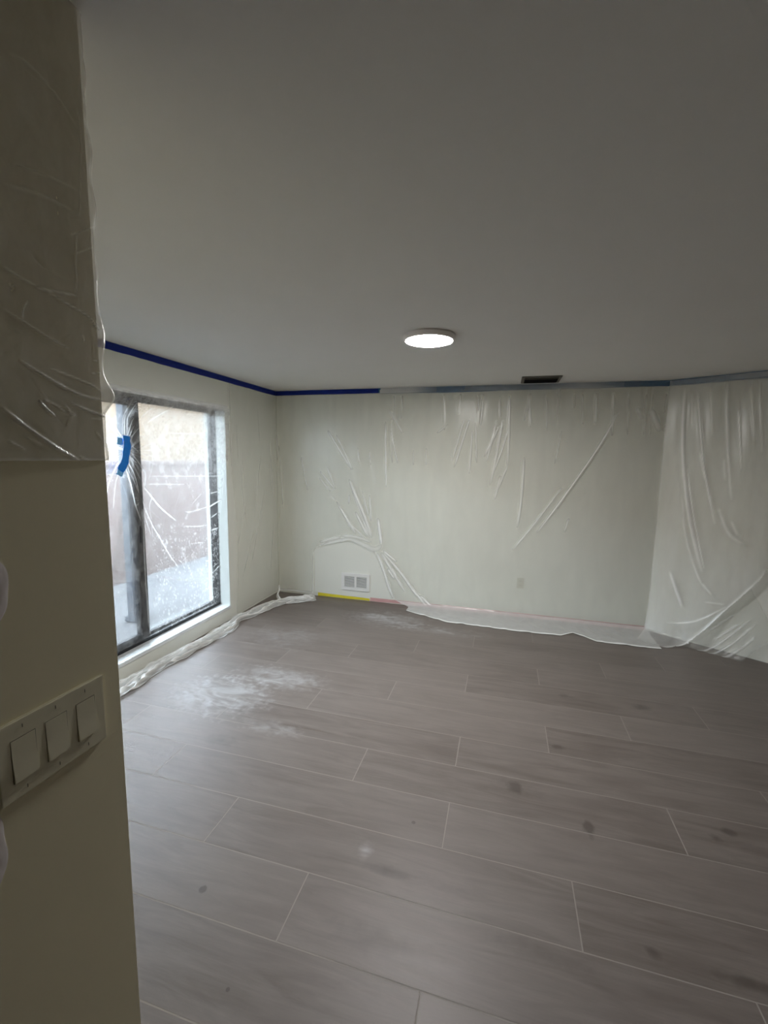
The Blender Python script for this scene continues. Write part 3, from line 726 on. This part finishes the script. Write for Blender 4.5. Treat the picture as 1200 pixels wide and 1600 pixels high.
CUT = [(.22, -.2), (.30, -.02), (.381, .051), (.508, .227), (.597, .384), (.684, .514), (.806, .71), (.842, .809), (.877, .906), (1.1, 1.25), (1.6, 1.6), (2.6, 1.8), (2.6, -1)]
cl = inside(cell(U), cell(V), CUT)
grid_mesh('plastic_curtain', X, Y, ZZ, dn, ~cl, M['film_right']).name = 'plastic_sheet'
tag(bpy.data.objects['plastic_sheet.001'], 'plastic curtain with deep vertical folds over the angled right corner', 'plastic sheet')
# lower sheet under the curtain's swept hem
u = np.arange(.12, 1.02, .007); v = np.arange(-.02, .62, .007); U, V = np.meshgrid(u, v)
d, dn = fold_field(U, V, FOLDS_UNDER)
off = .010 + d + .01 * (1 + waves(U + V, V - U, 15, .6, 8, (10, 30), (1, 3))) + .12 * np.clip((.28 - V) / .28, 0, 1) ** 1.5
ZZ = np.maximum(V, .004) ; off = off + np.clip(-V, 0, 1)
X = CXR + DX * U - nx * off; Y = CYR + DY * U - ny * off
edge = np.interp(U, [.12, .5, .75, .9, 1.02], [.3, .45, .62, .35, .02])
keep = (cell(V) < cell(edge)) & inside(cell(U) , cell(V), [(x + (-.02 if x < 2 else 0), z + .02) for x, z in CUT]) & (cell(U) * 1 + cell(V) * -.3 < .76 + .25 * cell(V) / .6)
grid_mesh('plastic_sheet', X, Y, ZZ, dn + .05, keep, M['film_left'])
tag(bpy.data.objects['plastic_sheet.002'], 'loose plastic piece lying under the curtain hem at the far right', 'plastic sheet')

# left wall sheet between window and corner
u = np.arange(3.80, YB - .012, .009); v = np.arange(.03, 2.385, .009); U, V = np.meshgrid(u, v)
FL = [([(4.55, 1.9), (4.6, 1.2)], .012, .01, .3), ([(4.35, 1.7), (4.2, 1.0)], .014, .01, .25), ([(4.0, 1.75), (3.96, 1.3), (4.05, .9)], .014, .01, .22), ([(4.42, 1.3), (4.1, .45)], .016, .012, .25), ([(4.2, .9), (3.95, .4)], .014, .012, .25), ([(4.6, .9), (4.52, .3)], .012, .01, .25), ([(3.9, 2.0), (3.92, 1.6)], .01, .008, .2), ([(4.05, 1.2), (3.85, .7)], .012, .01, .25), ([(4.3, 2.2), (4.33, 1.8)], .012, .01, .2)]
d, dn = fold_field(U, V, FL)
X = XL + .010 + .012 * (1 + waves(U, V, 44, .35, 9, (6, 24), (.5, 3))) + d * .45
dn = dn + .25 * np.exp(-((U - 3.80) / .01) ** 2)
edge = 3.80 + .05 * np.sin(V * 2.2) + .02
keep = cell(U) > cell(edge)
grid_mesh('plastic_sheet', X, U, V, dn, keep, M['film_left'])
tag(bpy.data.objects['plastic_sheet.003'], 'thin plastic sheet on the wall between the window and the corner', 'plastic sheet')

# ---------------------------------------------------------------- plastic film stretched over the window
u = np.arange(WY0 + .02, 3.83, .0048); v = np.arange(.185, 2.135, .0048); U, V = np.meshgrid(u, v)
d, dn = fold_field(U, V, FOLDS_WINDOW)
tblend = np.clip((V - 1.92) / .2, 0, 1); tblend = tblend ** 2 * (3 - 2 * tblend)
rblend = np.clip((U - 3.60) / .16, 0, 1) * np.clip((V - 1.0) / .7, 0, 1)
k = np.maximum(tblend, rblend)
KY, KZ = 2.655, 1.70
rr = np.hypot((U - KY), (V - KZ)); ang = np.arctan2(V - KZ, U - KY)
rad = np.clip(1 - rr / .40, 0, 1)
star = (np.sin(ang * 23 + 3 * np.sin(ang * 5)) * .5 + .5) ** 5
X = -2.752 + k * .108 + .004 * waves(U, V, 7, 1, 12, (8, 30), (6, 20)) + d * .9 + star * rad * .006 + .012 * np.exp(-(rr / .10) ** 2)
dn = dn + star * rad * .30 + .10 * np.exp(-(rr / .12) ** 2)
dn = dn + .18 * tblend + .25 * np.exp(-((V - 2.125) / .02) ** 2) + .1 * rblend
dn = dn + .20 * np.clip((V - 1.15) / .6, 0, 1) * np.clip((U - 2.75) / .2 , .15, 1)
dn = dn + .22 * np.clip(waves(U, V, 17, .9, 14, (10, 60), (10, 40)), 0, 1)
rs = np.random.RandomState(5); rn = rs.randn(*U.shape)
for _ in range(2): rn = (rn + np.roll(rn, 1, 0) + np.roll(rn, 1, 1) + np.roll(rn, (1, 1), (0, 1)) + np.roll(rn, 2, 0)) / 2.4
rn = np.clip(rn * .5, 0, 1)
dn = dn + .30 * rn * np.clip((1.25 - V) / .35, 0, 1) * np.clip((U - 2.83) / .06, .12, 1)  # speckle puts the crinkle's reflected glints into the film density
X = X + .0016 * rn
dn = dn - .05 * np.clip((1.3 - V) / .5, 0, 1)
lim = np.where(cell(V) < 1.05, 3.738, np.interp(cell(V), [1.05, 1.7, 2.2], [3.738, 3.78, 3.82]))
keep = (cell(U) < lim) & ~((cell(k) < .6) & (cell(U) > WY1 - .008)) 
wf = grid_mesh('plastic_sheet', X, U, V, dn, keep, M['film_window']); tag(wf, 'hazy plastic film stretched over the window, gathered under a blue tape strip', 'plastic sheet')
bd = grid_mesh('film_band', *[a for a in (lambda U, V: (XL + .004 + .0015 * waves(U, V, 3, 1, 8, (10, 40), (10, 40)), U, V, .5 + .2 * waves(U, V, 9, 1, 8, (3, 20), (10, 40))))(*np.meshgrid(np.arange(WY0, 3.80, .01), np.arange(2.118, 2.165, .006)))], np.ones((len(np.arange(2.118, 2.165, .006)) - 1, len(np.arange(WY0, 3.80, .01)) - 1), bool), M['film_band'], wf)
# the blue tape that holds the gathered film
def curved_tape(name, pts, wd, x, mat, label):
    P = np.array(pts); n = 14; tt = np.linspace(0, 1, n); L = np.linspace(0, 1, len(P))
    y = np.interp(tt, L, P[:, 0]); z = np.interp(tt, L, P[:, 1]); xx = x + .006 * np.sin(tt * 3.14) ; mb = MB()
    for i in range(n):
        j = min(i + 1, n - 1); h = max(i - 1, 0); ty, tz = y[j] - y[h], z[j] - z[h]; q = math.hypot(ty, tz); ny_, nz_ = -tz / q, ty / q
        wv = 1 + .08 * math.sin(i * 2.3)
        for s_ in (-1, -.33, .33, 1):
            for o_ in (0, .001): mb.v.append((xx[i] + o_ + .003 * math.cos(s_ * 2.5 + i), y[i] + ny_ * s_ * wd / 2 * wv, z[i] + nz_ * s_ * wd / 2 * wv))
    for i in range(n - 1):
        a, b = i * 8, i * 8 + 8
        for c in range(3):
            mb.f += [[a + 2 * c, b + 2 * c, b + 2 * c + 2, a + 2 * c + 2], [a + 2 * c + 1, a + 2 * c + 3, b + 2 * c + 3, b + 2 * c + 1]]
        mb.f += [[a, a + 1, b + 1, b], [a + 6, b + 6, b + 7, a + 7]]
    mb.f += [[0, 2, 3, 1], [2, 4, 5, 3], [4, 6, 7, 5]]; e = (n - 1) * 8; mb.f += [[e, e + 1, e + 3, e + 2], [e + 2, e + 3, e + 5, e + 4], [e + 4, e + 5, e + 7, e + 6]]
    return tag(mb.build(name, mat, smooth=True), label, 'tape')

# bunched film along the foot of the left wall
PB = np.array([(-2.55, .75), (-2.56, 1.5), (-2.565, 2.1), (-2.565, 2.45), (-2.56, 2.72), (-2.54, 3.0), (-2.535, 3.25), (-2.52, 3.5), (-2.55, 3.72), (-2.50, 4.0), (-2.45, 4.2), (-2.38, 4.36), (-2.25, 4.45), (-2.13, 4.52), (-2.09, 4.60)])
L = np.r_[0, np.cumsum(np.hypot(*np.diff(PB, axis=0).T))]
n, mcr = 620, 46
s = np.linspace(0, L[-1], n); px_ = np.interp(s, L, PB[:, 0]); py_ = np.interp(s, L, PB[:, 1])
kern = np.ones(25) / 25; px_ = np.convolve(np.pad(px_, 12, 'edge'), kern, 'valid'); py_ = np.convolve(np.pad(py_, 12, 'edge'), kern, 'valid')
tx, ty = np.gradient(px_), np.gradient(py_); q = np.hypot(tx, ty); tx /= q; ty /= q
wdt = np.interp(py_, [.7, 2.0, 2.3, 2.55, 2.72, 2.85, 3.0, 3.2, 3.45, 3.6, 3.72, 3.9, 4.1, 4.22, 4.35, 4.45, 4.6], [.09, .09, .085, .07, .05, .07, .045, .075, .085, .06, .035, .065, .06, .035, .06, .045, .035])
for li, (sc_, zo, sd) in enumerate(((1.0, .004, 3), (.72, .016, 9), (.5, .03, 14))):
    S_, C_ = np.meshgrid(s, np.linspace(-1, 1, mcr))
    wv = waves(S_ * 2, C_ * 3, sd, 1, 12, (3, 22), (1, 5))
    rid = np.zeros_like(S_)
    r = np.random.RandomState(sd)
    for k_ in range(5):
        c0 = r.uniform(-.8, .8); ph = r.uniform(0, 6); fr_ = r.uniform(2, 5)
        cc = c0 + .45 * np.sin(S_ * fr_ + ph) + .2 * np.sin(S_ * fr_ * 2.7 + ph * 2)
        rid = np.maximum(rid, np.exp(-((C_ - cc) / .10) ** 2) * (.5 + .5 * np.sin(S_ * r.uniform(4, 9) + ph)))
    W_ = wdt[None, :] * sc_ * (1 + .12 * np.sin(S_ * 11 + sd) + .08 * np.sin(S_ * 27))
    shift = .018 * np.sin(S_ * 5 + sd) * (li > 0) + .012 * wv
    o_ = C_ * W_ + shift
    X = px_[None, :] - ty[None, :] * -o_; Y = py_[None, :] + tx[None, :] * -o_
    Z = zo * (1 - C_ ** 2) + .003 + rid * .022 + np.abs(wv) * .018 * (1 - .6 * C_ ** 2) + .02 * (1 - C_ ** 2) * (wdt.min() / wdt[None, :])
    X = np.maximum(X, XL + .006); Y = np.minimum(Y, YB - .006)
    Dn = rid * .9 + .5 * (np.abs(C_) > .93) * (1 - li * .3) + .2 * np.clip(wv, 0, 1)
    if li == 0: bun = grid_mesh('plastic_bundle', X, Y, Z, Dn, np.ones((mcr - 1, n - 1), bool), M['film_bundle']); tag(bun, 'bunched up roll of clear plastic lying on the floor along the left wall', 'plastic sheet')
    else: grid_mesh('fold_layer', X, Y, Z, Dn, np.ones((mcr - 1, n - 1), bool), M['film_bundle'], bun)
# tail of the bundle reaching up the wall
S_, C_ = np.meshgrid(np.linspace(0, 1, 60), np.linspace(-1, 1, 12))
X = -2.44 - .10 * S_ + .02 * C_ * (1 - .4 * S_) + .01 * np.sin(S_ * 9); Y = 4.34 + .20 * S_ + .01 * np.sin(S_ * 12); Z = .03 + .11 * S_ ** 1.3 + .012 * np.cos(C_ * 2) + .012 * C_
grid_mesh('tail', X, Y, Z, .5 + .4 * np.exp(-(C_ / .3) ** 2), np.ones((11, 59), bool), M['film_bundle'], bun)

# ---------------------------------------------------------------- film over the near left wall
du = .0022
u = np.arange(.10, .78, du); v = np.arange(1.6665, H - .002, .0026); U, V = np.meshgrid(u, v)
d, dn = fold_field(U, V, FOLDS_FORE)
bulge = .006 + .018 * np.exp(-((V - 1.79) / .025) ** 2) + .004 * np.sin(V * 21) * (V < 2.3) - .004 * np.clip((V - 2.2) / .2, 0, 1) + .004 * np.sin(V * 57)
bulge = np.maximum(bulge, .003)
off = .004 + .0035 * (1 + waves(U, V, 19, .7, 12, (10, 40), (8, 40))) + d
off = soft(off, .001, .002)
corner = YF + bulge - .004                      # where the sheet turns round the wall's end
over = np.clip(U - corner, 0, None)
ph = np.clip(over / .008, 0, math.pi / 2)
X = XF + off - .005 * (1 - np.cos(ph)) - np.clip(over - .0126, 0, None) + np.where(over > 0, -.002, 0)
Y = np.minimum(U, corner) + .005 * np.sin(ph)
Y = Y + np.clip(over - .0126, 0, None) * .12
dn = dn + .45 * np.exp(-((U - corner) / .004) ** 2) * (.6 + .4 * np.sin(V * 90)) * (V < 2.3)
low = np.clip((1.86 - V) / .1, 0, 1)
dn = dn + .16 * low + .5 * np.exp(-((V - 1.667) / .002) ** 2)
keep = np.ones((len(v) - 1, len(u) - 1), bool) & ~((cell(V) < 1.74) & (cell(U) > YF + .02))
fe = grid_mesh('plastic_sheet', X, Y, V, np.clip(dn, 0, 1.2), keep, M['film_entry']); tag(fe, 'creased plastic sheet draped over the upper part of the near left wall', 'plastic sheet')

curved_tape('blue_tape', [(2.660, 1.812), (2.654, 1.722), (2.630, 1.627), (2.590, 1.552)], .062, -2.735, M['bright_tape'], 'short bright blue tape strip holding the gathered film on the window')
curved_tape('blue_tape_end', [(2.610, 1.795), (2.602, 1.745)], .050, -2.745, M['pale_tape'], 'pale blue tape scrap beside the top of the bright blue strip')
curved_tape('blue_tape_end', [(2.590, 1.556), (2.574, 1.520)], .054, -2.738, M['pale_tape'], 'pale blue tape end at the bottom of the bright blue strip')
print('tris', sum(len(o.data.polygons) * 2 for o in sc.objects if o.type == 'MESH'))
